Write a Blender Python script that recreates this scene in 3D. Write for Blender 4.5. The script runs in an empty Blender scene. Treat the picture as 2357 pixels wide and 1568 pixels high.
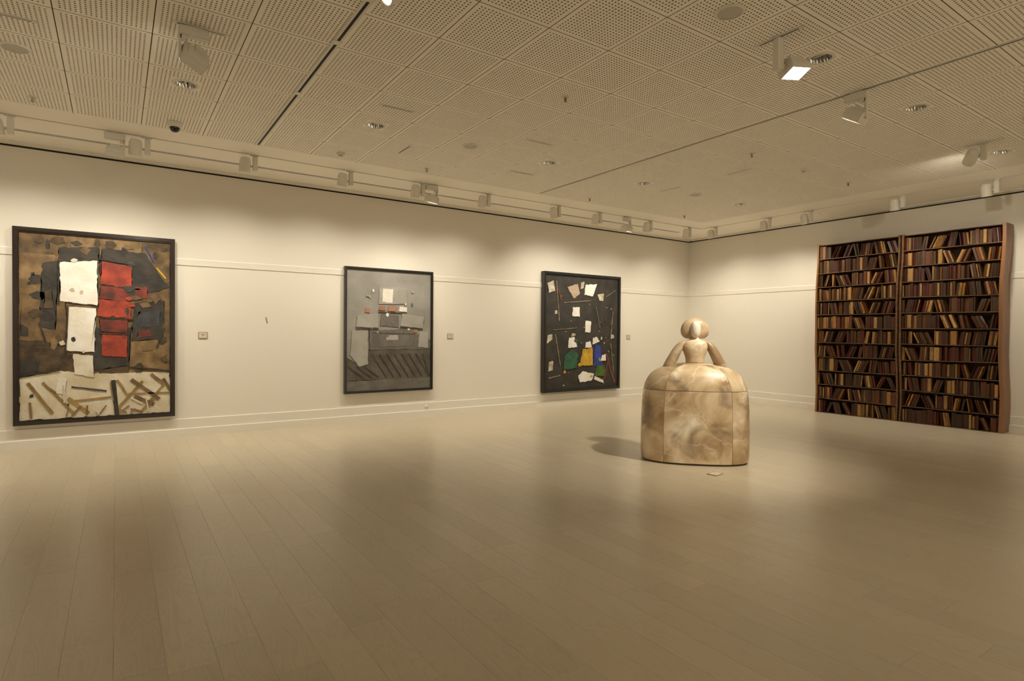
import bpy, bmesh, math, random
from mathutils import Vector, Matrix, Euler
random.seed(7)
scene = bpy.context.scene
COL = scene.collection
PI = math.pi

# ------------------------------------------------------------------ camera, world, exposure
HC, CZ, YW, XW = 1.486, 3.743, 9.267, 11.492          # eye height, ceiling, picture wall, bookcase wall
X0, Y0 = -4.6, -3.6                                    # the two walls behind the viewer
FPX, YAW, PITCH, ROLL = 1337.29, 0.5982, -0.014, 0.0078
fw = Vector((math.sin(YAW)*math.cos(PITCH), math.cos(YAW)*math.cos(PITCH), math.sin(PITCH)))
rt = Vector((math.cos(YAW), -math.sin(YAW), 0)); up = rt.cross(fw)
rt2 = rt*math.cos(ROLL) + up*math.sin(ROLL); up2 = up*math.cos(ROLL) - rt*math.sin(ROLL)
cam_data = bpy.data.cameras.new('camera'); cam = bpy.data.objects.new('camera', cam_data); COL.objects.link(cam)
cam_data.sensor_width = 36; cam_data.lens = FPX/2357*36; cam_data.clip_start = 0.05; cam_data.clip_end = 100
m = Matrix((rt2, up2, -fw)).transposed().to_4x4(); m.translation = Vector((0, 0, HC)); cam.matrix_world = m
scene.camera = cam
def pix(p):
    v = Vector(p) - Vector((0, 0, HC)); d = v.dot(fw)
    if d < 0.1: return (-9999, -9999, d)
    return (1178.5 + FPX*v.dot(rt2)/d, 784 - FPX*v.dot(up2)/d, d)
world = bpy.data.worlds.new('world'); scene.world = world; world.use_nodes = True
world.node_tree.nodes['Background'].inputs[0].default_value = (0.02, 0.018, 0.014, 1)
world.node_tree.nodes['Background'].inputs[1].default_value = 0.2
scene.view_settings.view_transform = 'Standard'; scene.view_settings.look = 'None'
scene.view_settings.gamma = 1.0; scene.view_settings.use_curve_mapping = False
scene.view_settings.exposure = 0.12
LIGHT_COL = (1.0, 0.915, 0.745)
P_CAN, P_FLOOD, P_FILL = 68.0, 68.0, 420.0             # lamp powers (W)
scene.cycles.diffuse_bounces = 4; scene.cycles.glossy_bounces = 2; scene.cycles.max_bounces = 5
scene.cycles.use_adaptive_sampling = True; scene.cycles.adaptive_threshold = 0.08; scene.cycles.adaptive_min_samples = 16; scene.cycles.use_denoising = True

# ------------------------------------------------------------------ materials
def nd(nt, t, loc=(0, 0), **kw):
    n = nt.nodes.new(t)
    for k, v in kw.items(): setattr(n, k, v)
    return n
def mat(name, col, rough=0.6, metal=0.0, spec=0.5, emit=None, estr=0.0, noise=0.0, nscale=8.0, bump=0.0, bscale=60.0, stretch=None, col2=None, coat=0.0, sss=0.0, rand=0.0):
    """principled material; noise mixes col with col2 (or a darker col); bump is fine relief; rand varies tone object by object"""
    mt = bpy.data.materials.new(name); mt.use_nodes = True; nt = mt.node_tree
    b = nt.nodes['Principled BSDF']
    b.inputs['Base Color'].default_value = (*col, 1); b.inputs['Roughness'].default_value = rough
    b.inputs['Metallic'].default_value = metal; b.inputs['Specular IOR Level'].default_value = spec
    b.inputs['Coat Weight'].default_value = coat; b.inputs['Coat Roughness'].default_value = 0.15
    if sss:
        b.inputs['Subsurface Weight'].default_value = sss; b.inputs['Subsurface Radius'].default_value = (0.05, 0.035, 0.02)
    if emit: b.inputs['Emission Color'].default_value = (*emit, 1); b.inputs['Emission Strength'].default_value = estr
    vec = None
    if noise or bump or rand:
        tc = nd(nt, 'ShaderNodeTexCoord'); oi = nd(nt, 'ShaderNodeObjectInfo')
        off = nd(nt, 'ShaderNodeVectorMath', operation='SCALE'); off.inputs[0].default_value = (37.0, 53.0, 71.0)
        nt.links.new(oi.outputs['Random'], off.inputs['Scale'])
        add = nd(nt, 'ShaderNodeVectorMath', operation='ADD')
        nt.links.new(tc.outputs['Object'], add.inputs[0]); nt.links.new(off.outputs[0], add.inputs[1])
        mp = nd(nt, 'ShaderNodeMapping'); nt.links.new(add.outputs[0], mp.inputs[0]); vec = mp.outputs[0]
        if stretch: mp.inputs['Scale'].default_value = stretch
        last = None
        if noise:
            nz = nd(nt, 'ShaderNodeTexNoise'); nz.inputs['Scale'].default_value = nscale; nz.inputs['Detail'].default_value = 6
            nt.links.new(vec, nz.inputs['Vector'])
            rp = nd(nt, 'ShaderNodeValToRGB'); rp.color_ramp.elements[0].position = 0.35; rp.color_ramp.elements[1].position = 0.65
            c2 = col2 or tuple(c*(1-noise) for c in col)
            rp.color_ramp.elements[0].color = (*c2, 1); rp.color_ramp.elements[1].color = (*col, 1)
            nt.links.new(nz.outputs['Fac'], rp.inputs[0]); last = rp.outputs[0]
        if rand:
            hs = nd(nt, 'ShaderNodeHueSaturation'); mr = nd(nt, 'ShaderNodeMapRange')
            mr.inputs['To Min'].default_value = 1-rand; mr.inputs['To Max'].default_value = 1+rand
            nt.links.new(oi.outputs['Random'], mr.inputs[0]); nt.links.new(mr.outputs[0], hs.inputs['Value'])
            if last: nt.links.new(last, hs.inputs['Color'])
            else: hs.inputs['Color'].default_value = (*col, 1)
            last = hs.outputs[0]
        if last: nt.links.new(last, b.inputs['Base Color'])
        if bump:
            n2 = nd(nt, 'ShaderNodeTexNoise'); n2.inputs['Scale'].default_value = bscale; n2.inputs['Detail'].default_value = 5
            nt.links.new(vec, n2.inputs['Vector'])
            bp = nd(nt, 'ShaderNodeBump'); bp.inputs['Strength'].default_value = bump; bp.inputs['Distance'].default_value = 0.01
            nt.links.new(n2.outputs['Fac'], bp.inputs['Height']); nt.links.new(bp.outputs[0], b.inputs['Normal'])
    return mt

def floor_mat():
    """pale oak laminate: cathedral grain running along Y, tone shift plank by plank"""
    mt = mat('oak_laminate', (0.5, 0.42, 0.31), rough=0.30, spec=0.5); nt = mt.node_tree; b = nt.nodes['Principled BSDF']
    tc = nd(nt, 'ShaderNodeTexCoord'); oi = nd(nt, 'ShaderNodeObjectInfo')
    off = nd(nt, 'ShaderNodeVectorMath', operation='SCALE'); off.inputs[0].default_value = (17.0, 43.0, 29.0)
    nt.links.new(oi.outputs['Random'], off.inputs['Scale'])
    add = nd(nt, 'ShaderNodeVectorMath', operation='ADD'); nt.links.new(tc.outputs['Object'], add.inputs[0]); nt.links.new(off.outputs[0], add.inputs[1])
    mp = nd(nt, 'ShaderNodeMapping'); mp.inputs['Scale'].default_value = (1, 0.11, 1); nt.links.new(add.outputs[0], mp.inputs[0])
    n1 = nd(nt, 'ShaderNodeTexNoise'); n1.inputs['Scale'].default_value = 5.0; n1.inputs['Detail'].default_value = 2; nt.links.new(mp.outputs[0], n1.inputs['Vector'])
    mu = nd(nt, 'ShaderNodeMath', operation='MULTIPLY'); mu.inputs[1].default_value = 34.0; nt.links.new(n1.outputs['Fac'], mu.inputs[0])
    fr = nd(nt, 'ShaderNodeMath', operation='PINGPONG'); fr.inputs[1].default_value = 0.5; nt.links.new(mu.outputs[0], fr.inputs[0])
    rp = nd(nt, 'ShaderNodeValToRGB'); rp.color_ramp.elements[0].position = 0.0; rp.color_ramp.elements[1].position = 0.22
    rp.color_ramp.elements[0].color = (0.485, 0.415, 0.305, 1); rp.color_ramp.elements[1].color = (0.525, 0.452, 0.335, 1)
    nt.links.new(fr.outputs[0], rp.inputs[0])
    n2 = nd(nt, 'ShaderNodeTexNoise'); n2.inputs['Scale'].default_value = 40.0; nt.links.new(mp.outputs[0], n2.inputs['Vector'])
    mx = nd(nt, 'ShaderNodeMixRGB', blend_type='MULTIPLY'); mx.inputs[0].default_value = 0.10
    nt.links.new(rp.outputs[0], mx.inputs[1]); nt.links.new(n2.outputs['Color'], mx.inputs[2])
    hs = nd(nt, 'ShaderNodeHueSaturation'); mr = nd(nt, 'ShaderNodeMapRange'); mr.inputs['To Min'].default_value = 0.955; mr.inputs['To Max'].default_value = 1.045
    nt.links.new(oi.outputs['Random'], mr.inputs[0]); nt.links.new(mr.outputs[0], hs.inputs['Value']); nt.links.new(mx.outputs[0], hs.inputs['Color'])
    nt.links.new(hs.outputs[0], b.inputs['Base Color'])
    bp = nd(nt, 'ShaderNodeBump'); bp.inputs['Strength'].default_value = 0.04; bp.inputs['Distance'].default_value = 0.004
    nt.links.new(fr.outputs[0], bp.inputs['Height']); nt.links.new(bp.outputs[0], b.inputs['Normal'])
    return mt

def stone_mat():
    """cream-brown alabaster: clouds of tan and cream, pale branching veins, a few dark smoky stains"""
    mt = mat('alabaster', (0.6, 0.5, 0.36), rough=0.38, spec=0.5, sss=0.12); nt = mt.node_tree; b = nt.nodes['Principled BSDF']
    tc = nd(nt, 'ShaderNodeTexCoord'); oi = nd(nt, 'ShaderNodeObjectInfo')
    off = nd(nt, 'ShaderNodeVectorMath', operation='SCALE'); off.inputs[0].default_value = (7.0, 5.0, 3.0); nt.links.new(oi.outputs['Random'], off.inputs['Scale'])
    crd = nd(nt, 'ShaderNodeVectorMath', operation='ADD'); nt.links.new(tc.outputs['Object'], crd.inputs[0]); nt.links.new(off.outputs[0], crd.inputs[1])
    def noise(scale, detail=5, dist=0.0, loc=(0, 0, 0)):
        mp = nd(nt, 'ShaderNodeMapping'); mp.inputs['Location'].default_value = loc; nt.links.new(crd.outputs[0], mp.inputs[0])
        n = nd(nt, 'ShaderNodeTexNoise'); n.inputs['Scale'].default_value = scale; n.inputs['Detail'].default_value = detail; n.inputs['Distortion'].default_value = dist
        nt.links.new(mp.outputs[0], n.inputs['Vector']); return n.outputs['Fac']
    def ramp(src, stops):
        r = nd(nt, 'ShaderNodeValToRGB')
        while len(r.color_ramp.elements) < len(stops): r.color_ramp.elements.new(0.5)
        for e, (p, c) in zip(r.color_ramp.elements, stops): e.position = p; e.color = (*c, 1)
        nt.links.new(src, r.inputs[0]); return r.outputs[0]
    cloud = ramp(noise(3.2, 7, 0.7), [(0.32, (0.33, 0.215, 0.11)), (0.48, (0.55, 0.41, 0.25)), (0.60, (0.68, 0.55, 0.38)), (0.74, (0.88, 0.81, 0.68))])
    vein = ramp(noise(2.4, 9, 0.5, (3, 1, 5)), [(0.485, (0, 0, 0)), (0.5, (1, 1, 1)), (0.515, (0, 0, 0))])
    stain = ramp(noise(2.2, 7, 0.8, (9, 4, 2)), [(0.585, (0, 0, 0)), (0.70, (1, 1, 1))])
    m1 = nd(nt, 'ShaderNodeMixRGB'); m1.inputs[2].default_value = (0.84, 0.76, 0.62, 1)
    k = nd(nt, 'ShaderNodeMath', operation='MULTIPLY'); k.inputs[1].default_value = 0.5; nt.links.new(vein, k.inputs[0]); nt.links.new(k.outputs[0], m1.inputs[0]); nt.links.new(cloud, m1.inputs[1])
    m2 = nd(nt, 'ShaderNodeMixRGB'); m2.inputs[2].default_value = (0.16, 0.115, 0.085, 1)
    k2 = nd(nt, 'ShaderNodeMath', operation='MULTIPLY'); k2.inputs[1].default_value = 0.75; nt.links.new(stain, k2.inputs[0]); nt.links.new(k2.outputs[0], m2.inputs[0]); nt.links.new(m1.outputs[0], m2.inputs[1])
    hs = nd(nt, 'ShaderNodeHueSaturation'); mr = nd(nt, 'ShaderNodeMapRange'); mr.inputs['To Min'].default_value = 0.88; mr.inputs['To Max'].default_value = 1.10
    nt.links.new(oi.outputs['Random'], mr.inputs[0]); nt.links.new(mr.outputs[0], hs.inputs['Value']); nt.links.new(m2.outputs[0], hs.inputs['Color']); nt.links.new(hs.outputs[0], b.inputs['Base Color'])
    bp = nd(nt, 'ShaderNodeBump'); bp.inputs['Strength'].default_value = 0.15; bp.inputs['Distance'].default_value = 0.01
    nt.links.new(noise(14, 5), bp.inputs['Height']); nt.links.new(bp.outputs[0], b.inputs['Normal'])
    return mt

M = {
    'wall': mat('wall_paint', (0.77, 0.725, 0.645), rough=0.75, bump=0.04, bscale=180),
    'trim': mat('trim_paint', (0.77, 0.725, 0.645), rough=0.5),
    'plaster': mat('ceiling_plaster', (0.93, 0.875, 0.775), rough=0.85),
    'tile': mat('perforated_board', (0.93, 0.875, 0.775), rough=0.85),
    'recess_shade': mat('painted_recess_shade', (0.15, 0.115, 0.075), rough=0.9),  # shade of hole walls and board joints, put in as dark colour
    'fleece': mat('dark_backing_fleece', (0.05, 0.04, 0.028), rough=0.95),
    'floor': floor_mat(),
    'subfloor': mat('subfloor', (0.22, 0.18, 0.12), rough=0.9),
    'white': mat('white_lacquer', (0.74, 0.70, 0.62), rough=0.45),
    'greyw': mat('grey_white_metal', (0.62, 0.60, 0.56), rough=0.4),
    'black': mat('black_groove', (0.012, 0.011, 0.01), rough=0.7),
    'mesh': mat('speaker_cloth', (0.55, 0.505, 0.445), rough=0.8),
    'chrome': mat('faceted_reflector', (0.93, 0.92, 0.88), rough=0.16, metal=0.9),
    'dome': mat('smoked_dome', (0.01, 0.01, 0.01), rough=0.06, spec=0.6),
    'lens': mat('lit_lens', (1, 1, 1), emit=(1.0, 0.93, 0.78), estr=14.0),
    'glass': mat('lit_glass', (1, 1, 1), emit=(1.0, 0.93, 0.80), estr=30.0),
    'brass': mat('brass', (0.35, 0.24, 0.10), rough=0.4, metal=0.8),
    'frame_dark': mat('dark_red_black_frame', (0.018, 0.009, 0.007), rough=0.3, coat=0.4),
    'frame_black': mat('black_frame', (0.016, 0.015, 0.014), rough=0.35, coat=0.2),
    'stone': stone_mat(),
    'pale_stone': mat('cream_alabaster', (0.86, 0.79, 0.66), rough=0.4, noise=.12, nscale=6, sss=.1),
    'brown_stone': mat('brown_alabaster', (0.62, 0.47, 0.31), rough=0.4, noise=.35, nscale=9, col2=(.42, .29, .18), sss=.1),
    'plinth': mat('dark_plinth', (0.09, 0.055, 0.025), rough=0.6),
    'plaque': mat('plaque_card', (0.66, 0.56, 0.46), rough=0.6),
    'plaque_frame': mat('plaque_edge', (0.36, 0.27, 0.16), rough=0.5),
    'print': mat('grey_print', (0.25, 0.2, 0.16), rough=0.8),
    'scuff': mat('scuff', (0.34, 0.28, 0.19), rough=0.9),
}
for k in ('lens', 'glass'): M[k].cycles.emission_sampling = 'NONE'   # the spot lamps in the heads carry the light
# ------------------------------------------------------------------ mesh helpers
def link(name, me, parent=None, mats=None):
    o = bpy.data.objects.new(name, me); COL.objects.link(o)
    if mats:
        for mt in (mats if isinstance(mats, (list, tuple)) else [mats]): me.materials.append(mt)
    if parent: o.parent = parent
    return o
def finish(bm, smooth=False):
    me = bpy.data.meshes.new('m'); bmesh.ops.recalc_face_normals(bm, faces=bm.faces); bm.to_mesh(me); bm.free()
    if smooth:
        for p in me.polygons: p.use_smooth = True
    return me
def bx(bm, x0, x1, y0, y1, z0, z1, mi=0):
    v = [bm.verts.new(p) for p in ((x0,y0,z0),(x1,y0,z0),(x1,y1,z0),(x0,y1,z0),(x0,y0,z1),(x1,y0,z1),(x1,y1,z1),(x0,y1,z1))]
    for f in ((0,3,2,1),(4,5,6,7),(0,1,5,4),(1,2,6,5),(2,3,7,6),(3,0,4,7)):
        bm.faces.new([v[i] for i in f]).material_index = mi
    return v
def box(name, x0, x1, y0, y1, z0, z1, mt, parent=None, bevel=0.0):
    bm = bmesh.new(); bx(bm, x0, x1, y0, y1, z0, z1)
    if bevel: bmesh.ops.bevel(bm, geom=bm.edges[:], offset=bevel, segments=2, affect='EDGES', profile=0.6)
    return link(name, finish(bm), parent, mt)
def lathe(name, prof, mt, parent=None, n=28, smooth=True, mis=None, cap=True):
    """prof: (r, z) list, spun about Z"""
    bm = bmesh.new(); rings = []
    for r, z in prof: rings.append([bm.verts.new((r*math.cos(2*PI*k/n), r*math.sin(2*PI*k/n), z)) for k in range(n)])
    for i in range(len(rings)-1):
        for k in range(n):
            f = bm.faces.new((rings[i][k], rings[i][(k+1) % n], rings[i+1][(k+1) % n], rings[i+1][k]))
            if mis: f.material_index = mis[i]
    if cap:
        bm.faces.new(rings[0]); bm.faces.new(rings[-1])
    me = finish(bm, smooth)
    if smooth:
        try: me.set_sharp_from_angle(angle=math.radians(35))
        except Exception: pass
    return link(name, me, parent, mt)
def profile_x(bm, pts, x0, x1):
    """closed (y,z) polygon swept along X"""
    a = [bm.verts.new((x0, y, z)) for y, z in pts]; b = [bm.verts.new((x1, y, z)) for y, z in pts]; n = len(pts)
    bm.faces.new(a); bm.faces.new(b)
    for i in range(n): bm.faces.new((a[i], a[(i+1) % n], b[(i+1) % n], b[i]))
def profile_y(bm, pts, y0, y1):
    a = [bm.verts.new((x, y0, z)) for x, z in pts]; b = [bm.verts.new((x, y1, z)) for x, z in pts]; n = len(pts)
    bm.faces.new(a); bm.faces.new(b)
    for i in range(n): bm.faces.new((a[i], a[(i+1) % n], b[(i+1) % n], b[i]))
def empty(name, loc, rz=0.0):
    o = bpy.data.objects.new(name, None); COL.objects.link(o); o.location = loc; o.rotation_euler = (0, 0, rz); o.empty_display_size = 0.1
    return o
def tag(o, label, cat, group=None):
    o['label'] = label; o['category'] = cat
    if group: o['group'] = group
    return o
def struct(o, label=None):
    o['kind'] = 'structure'
    if label: o['label'] = label
    return o
def copy_tree(o, parent=None):
    c = o.copy(); COL.objects.link(c); c.parent = parent
    for ch in list(o.children): copy_tree(ch, c)
    return c
ORD = ['first', 'second', 'third', 'fourth', 'fifth', 'sixth', 'seventh', 'eighth', 'ninth', 'tenth', 'eleventh', 'twelfth']

# ------------------------------------------------------------------ room shell
T = 0.16
struct(box('wall_left', X0-T, XW+T, YW, YW+T, -0.03, CZ-0.05, M['wall']), 'cream painted wall hung with three framed paintings')
struct(box('wall_right', XW, XW+T, Y0-T, YW, -0.03, CZ-0.05, M['wall']), 'cream painted wall behind the tall bookcases')
struct(box('wall_back', X0-T, XW, Y0-T, Y0, -0.03, CZ, M['wall']), 'cream wall behind the viewer')
struct(box('wall_side', X0-T, X0, Y0, YW, -0.03, CZ, M['wall']), 'cream side wall beyond the picture edge')
# shadow gap over the walls, then a slim bright cornice bead on the ceiling
struct(box('trim_1', X0, XW, YW+0.003, YW+0.10, CZ-0.0498, CZ+0.02, M['black']), 'dark shadow gap along the top of the picture wall')
struct(box('trim_2', XW+0.003, XW+0.10, Y0, YW, CZ-0.0498, CZ+0.02, M['black']), 'dark shadow gap along the top of the bookcase wall')
bm = bmesh.new(); profile_x(bm, [(YW-0.10, CZ), (YW-0.10, CZ-0.012), (YW-0.02, CZ-0.03), (YW-0.012, CZ-0.03), (YW-0.012, CZ)], X0, XW-0.012)
struct(link('trim_3', finish(bm), None, M['trim']), 'slim cornice bead where ceiling meets the picture wall')
bm = bmesh.new(); profile_y(bm, [(XW-0.10, CZ), (XW-0.10, CZ-0.012), (XW-0.02, CZ-0.03), (XW-0.012, CZ-0.03), (XW-0.012, CZ)], Y0, YW-0.10)
struct(link('trim_4', finish(bm), None, M['trim']), 'slim cornice bead where ceiling meets the bookcase wall')
# rail strip at 2.4 m
def railprof(w): return [(w, 2.385), (w-0.010, 2.385), (w-0.010, 2.468), (w-0.004, 2.48), (w, 2.48)]
bm = bmesh.new(); profile_x(bm, railprof(YW), X0, XW); struct(link('trim_5', finish(bm), None, M['trim']), 'flat picture rail strip across the picture wall')
bm = bmesh.new(); profile_y(bm, railprof(XW), Y0, YW-0.010); struct(link('trim_6', finish(bm), None, M['trim']), 'flat picture rail strip across the bookcase wall')
# two-step skirting
def skirt(w): return [(w, 0), (w-0.034, 0), (w-0.034, 0.106), (w-0.030, 0.112), (w-0.016, 0.112), (w-0.016, 0.240), (w-0.012, 0.247), (w, 0.247)]
bm = bmesh.new(); profile_x(bm, skirt(YW), X0, XW); struct(link('baseboard_left', finish(bm), None, M['trim']), 'two-step cream baseboard of the picture wall')
bm = bmesh.new(); profile_y(bm, skirt(XW), Y0, YW-0.034); struct(link('baseboard_right', finish(bm), None, M['trim']), 'two-step cream baseboard of the bookcase wall')

# ------------------------------------------------------------------ floor of oak planks
floor = struct(box('floor', X0, XW, Y0, YW, -0.03, -0.009, M['subfloor']), 'pale oak plank floor with a soft sheen')
PW, PL = 0.195, 1.285
def plank_mesh(w, l):
    bm = bmesh.new(); g, c = 0.0002, 0.0008
    bx(bm, -w/2+g, w/2-g, 0+g, l-g, -0.009, 0.0)
    top = [e for e in bm.edges if all(v.co.z > -1e-6 for v in e.verts)]
    bmesh.ops.bevel(bm, geom=top, offset=c, segments=1, affect='EDGES')
    return finish(bm)
PLM = plank_mesh(PW, PL); PLM.materials.append(M['floor'])
rng = random.Random(3); planks = []
nx = int((XW-X0)/PW)+1
for i in range(nx):
    xc = XW - PW/2 - i*PW
    if xc < X0: break
    y = Y0 - rng.random()*PL
    while y < YW:
        a, b_ = max(y, Y0), min(y+PL, YW)
        if b_-a > 0.03: planks.append((xc, a, b_-a))
        y += PL
def plank_area(p):
    c = [pix((p[0]+sx*PW/2, p[1]+sy*p[2], 0)) for sx, sy in ((-1,0),(1,0),(1,1),(-1,1))]
    if min(q[2] for q in c) < 0.3: return 0
    if max(q[0] for q in c) < -150 or min(q[0] for q in c) > 2500 or min(q[1] for q in c) > 1700: return 0
    s = sum(c[k][0]*c[(k+1) % 4][1]-c[(k+1) % 4][0]*c[k][1] for k in range(4)); return abs(s)/2
order = sorted(planks, key=plank_area, reverse=True)
rest = bmesh.new()
for k, (xc, a, l) in enumerate(order):
    if k < 300:
        o = link('plank', PLM, floor); o.location = (xc, a, 0); o.scale = (1, l/PL, 1)
    else:
        bx(rest, xc-PW/2+0.0003, xc+PW/2-0.0003, a+0.0004, a+l-0.0004, -0.009, 0.0)
link('far_planks', finish(rest), floor, M['floor'])['kind'] = 'stuff'

# ------------------------------------------------------------------ ceiling
ceiling = struct(box('ceiling', X0-T, XW+T, Y0-T, YW+T, CZ+0.25, CZ+0.30, M['fleece']), 'suspended ceiling of perforated square boards with plaster borders')
GX, GY, S = 3.2537, 4.0391, 0.6
def gx(j): return GX + S*j - (0.022 if j <= -4 else 0)
def gy(i): return GY + S*i
def tile_mesh(hole=False):
    bm = bmesh.new(); h = 0.297; p = 0.03; n = 18; r = 0.0066; th = 0.012; e0 = -n*p/2
    V = {}
    def vt(x, y, z=0.0):
        k = (round(x, 5), round(y, 5), round(z, 5))
        if k not in V: V[k] = bm.verts.new((x, y, z))
        return V[k]
    half = p/2; skip = 4 if hole else 0
    for a in range(n):
        for b in range(n):
            if hole and abs(a-8.5) < skip and abs(b-8.5) < skip: continue
            cx, cy = e0+(a+.5)*p, e0+(b+.5)*p
            out = [vt(cx+dx*half, cy+dy*half) for dx, dy in ((1,0),(1,1),(0,1),(-1,1),(-1,0),(-1,-1),(0,-1),(1,-1))]
            inn = [vt(cx+r*math.cos(k*PI/4), cy+r*math.sin(k*PI/4)) for k in range(8)]
            tp = [vt(cx+r*math.cos(k*PI/4), cy+r*math.sin(k*PI/4), th) for k in range(8)]
            for k in range(8):
                bm.faces.new((out[k], inn[k], inn[(k+1) % 8], out[(k+1) % 8]))
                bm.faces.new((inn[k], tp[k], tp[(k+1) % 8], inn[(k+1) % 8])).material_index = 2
    g = n*p/2
    for x0, x1, y0, y1 in ((-h, h, -h, -g), (-h, h, g, h), (-h, -g, -g, g), (g, h, -g, g)):
        bm.faces.new([bm.verts.new(q) for q in ((x0,y0,0),(x1,y0,0),(x1,y1,0),(x0,y1,0))])
    for (xa, ya, xb, yb) in ((-h,-h,h,-h),(h,-h,h,h),(h,h,-h,h),(-h,h,-h,-h)):
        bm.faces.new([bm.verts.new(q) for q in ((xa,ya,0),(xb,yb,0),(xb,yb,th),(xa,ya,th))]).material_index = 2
    if hole:
        q = skip*p; R = 0.093; m_ = 32; sq, ci, cu = [], [], []
        for k in range(m_):
            t = 2*PI*k/m_; c, s = math.cos(t), math.sin(t); w = q/max(abs(c), abs(s))
            sq.append(bm.verts.new((w*c, w*s, 0))); ci.append(bm.verts.new((R*c, R*s, 0))); cu.append(bm.verts.new((R*c, R*s, th)))
        for k in range(m_):
            l = (k+1) % m_
            bm.faces.new((sq[k], ci[k], ci[l], sq[l])); bm.faces.new((ci[k], cu[k], cu[l], ci[l]))
            f = bm.faces.new((bm.verts.new((*sq[k].co.xy, th+.001)), bm.verts.new((*ci[k].co.xy, th+.001)), bm.verts.new((*ci[l].co.xy, th+.001)), bm.verts.new((*sq[l].co.xy, th+.001)))); f.material_index = 1
        for x0, x1, y0, y1 in ((-h, h, -h, -q), (-h, h, q, h), (-h, -q, -q, q), (q, h, -q, q)):
            f = bm.faces.new([bm.verts.new(v) for v in ((x0,y0,th+.001),(x1,y0,th+.001),(x1,y1,th+.001),(x0,y1,th+.001))]); f.material_index = 1
    else:
        f = bm.faces.new([bm.verts.new(v) for v in ((-h,-h,th+.001),(h,-h,th+.001),(h,h,th+.001),(-h,h,th+.001))]); f.material_index = 1
    me = finish(bm); me.materials.append(M['tile']); me.materials.append(M['fleece']); me.materials.append(M['recess_shade']); return me
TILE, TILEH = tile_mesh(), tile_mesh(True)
DOWN = [(-5, 3), (-2, 3), (2, 3), (5, 3), (9, 3), (2, -3), (5, -3), (9, -3)]
J0, J1, I0, I1 = -13, 10, -12, 5
tiles, hidden = [], []
for j in range(J0, J1+1):
    for i in range(I0, I1+1):
        cx, cy = gx(j)+S/2, gy(i)+S/2
        q = pix((cx, cy, CZ))
        if q[2] > 0.3 and -420 < q[0] < 2800 and -420 < q[1]: tiles.append((j, i, cx, cy))
        else: hidden.append((j, i, cx, cy))
print('tiles', len(tiles))
for j, i, cx, cy in tiles:
    o = link('ceiling_tile', TILEH if (j, i) in DOWN else TILE, ceiling); o.location = (cx, cy, CZ)
bm = bmesh.new()
for j, i, cx, cy in hidden: bx(bm, cx-.297, cx+.297, cy-.297, cy+.297, CZ, CZ+.012)
link('plain_boards', finish(bm), ceiling, M['tile'])['kind'] = 'stuff'
YT, XT = 8.09, 10.44                                    # perimeter light tracks
PE, PR = gy(6), gx(11)                                  # edge of the perforated field
def board(x0, x1, y0, y1): box('border_board', x0, x1, y0, y1, CZ, CZ+0.02, M['plaster'], ceiling)
board(X0, XT-.015, PE, YT-.015); board(X0, XW, YT+.015, YW+.02)
board(PR, XT-.015, Y0, PE); board(XT+.015, XW+.02, Y0, YT+.015); board(XT-.015, XT+.015, YT-.015, YT+.015)
board(X0, gx(J0), Y0, PE); board(gx(J0), PR, Y0, gy(I0))

# ------------------------------------------------------------------ light tracks
def channel(name, axis, c, a0, a1, w, zb, zt, label, cat='light track', group=None, ends=True, groove=0.45):
    """U-shaped track: two white lips, dark slot between; runs along axis ('x' or 'y') at offset c"""
    mid = (a0+a1)/2
    root = empty(name, (mid, c, zt) if axis == 'x' else (c, mid, zt), 0 if axis == 'x' else PI/2)
    L = (a1-a0)/2; g = w*groove/2; d = zb-zt
    bm = bmesh.new(); bx(bm, -L, L, -w/2, -g, d, 0); bx(bm, -L, L, g, w/2, d, 0)
    if ends: bx(bm, -L, -L+.03, -g, g, d, 0); bx(bm, L-.03, L, -g, g, d, 0)
    link('rail', finish(bm), root, M['white'])
    bm = bmesh.new(); bx(bm, -L+.001, L-.001, -g, g, d*0.35, 0); link('slot', finish(bm), root, M['black'])
    return tag(root, label, cat, group)
TZ = CZ
channel('light_track', 'x', YT, X0+.02, XT-0.02, 0.03, CZ+.001, CZ+.02, 'long recessed light track running along the picture wall', ends=False, groove=.8)
channel('light_track', 'y', XT, Y0+.02, YT-0.02, 0.03, CZ+.001, CZ+.02, 'long recessed light track running along the bookcase wall', ends=False, groove=.8)
channel('light_track', 'y', 1.428, 0.4, PE-.01, 0.058, CZ-.007, CZ-.0005, 'pale light track crossing the ceiling near the big brown collage', groove=.42)
channel('light_track', 'y', 5.672, -1.5, PE-.06, 0.040, CZ-.007, CZ-.0005, 'light track crossing the ceiling over the stone sculpture', groove=.55)
for jx, jy in ((1.428, 5.73), (1.428, 4.55), (1.428, 3.83)):
    c = box('track_joint', jx-.034, jx+.034, jy-.035, jy+.035, CZ-.011, CZ-.007, M['white'], None, 0.002)
    tag(c, 'small white joint cover on the ceiling track near the brown collage', 'track joint', 'joint covers on ceiling track')
# slot air diffuser by the picture wall
ro = empty('slot_diffuser', (3.0, 8.645, CZ))
bm = bmesh.new()
for a, b in ((-.032, -.020), (-.005, .005), (.020, .032)): bx(bm, -7.5, 7.36, a, b, -.006, 0)
link('frame', finish(bm), ro, M['greyw'])
bm = bmesh.new(); bx(bm, -7.49, 7.35, -.020, -.005, -.002, 0); bx(bm, -7.49, 7.35, .005, .020, -.002, 0); link('slot', finish(bm), ro, M['black'])
tag(ro, 'long double-slot air diffuser in the ceiling beside the picture wall', 'air diffuser')
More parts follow.
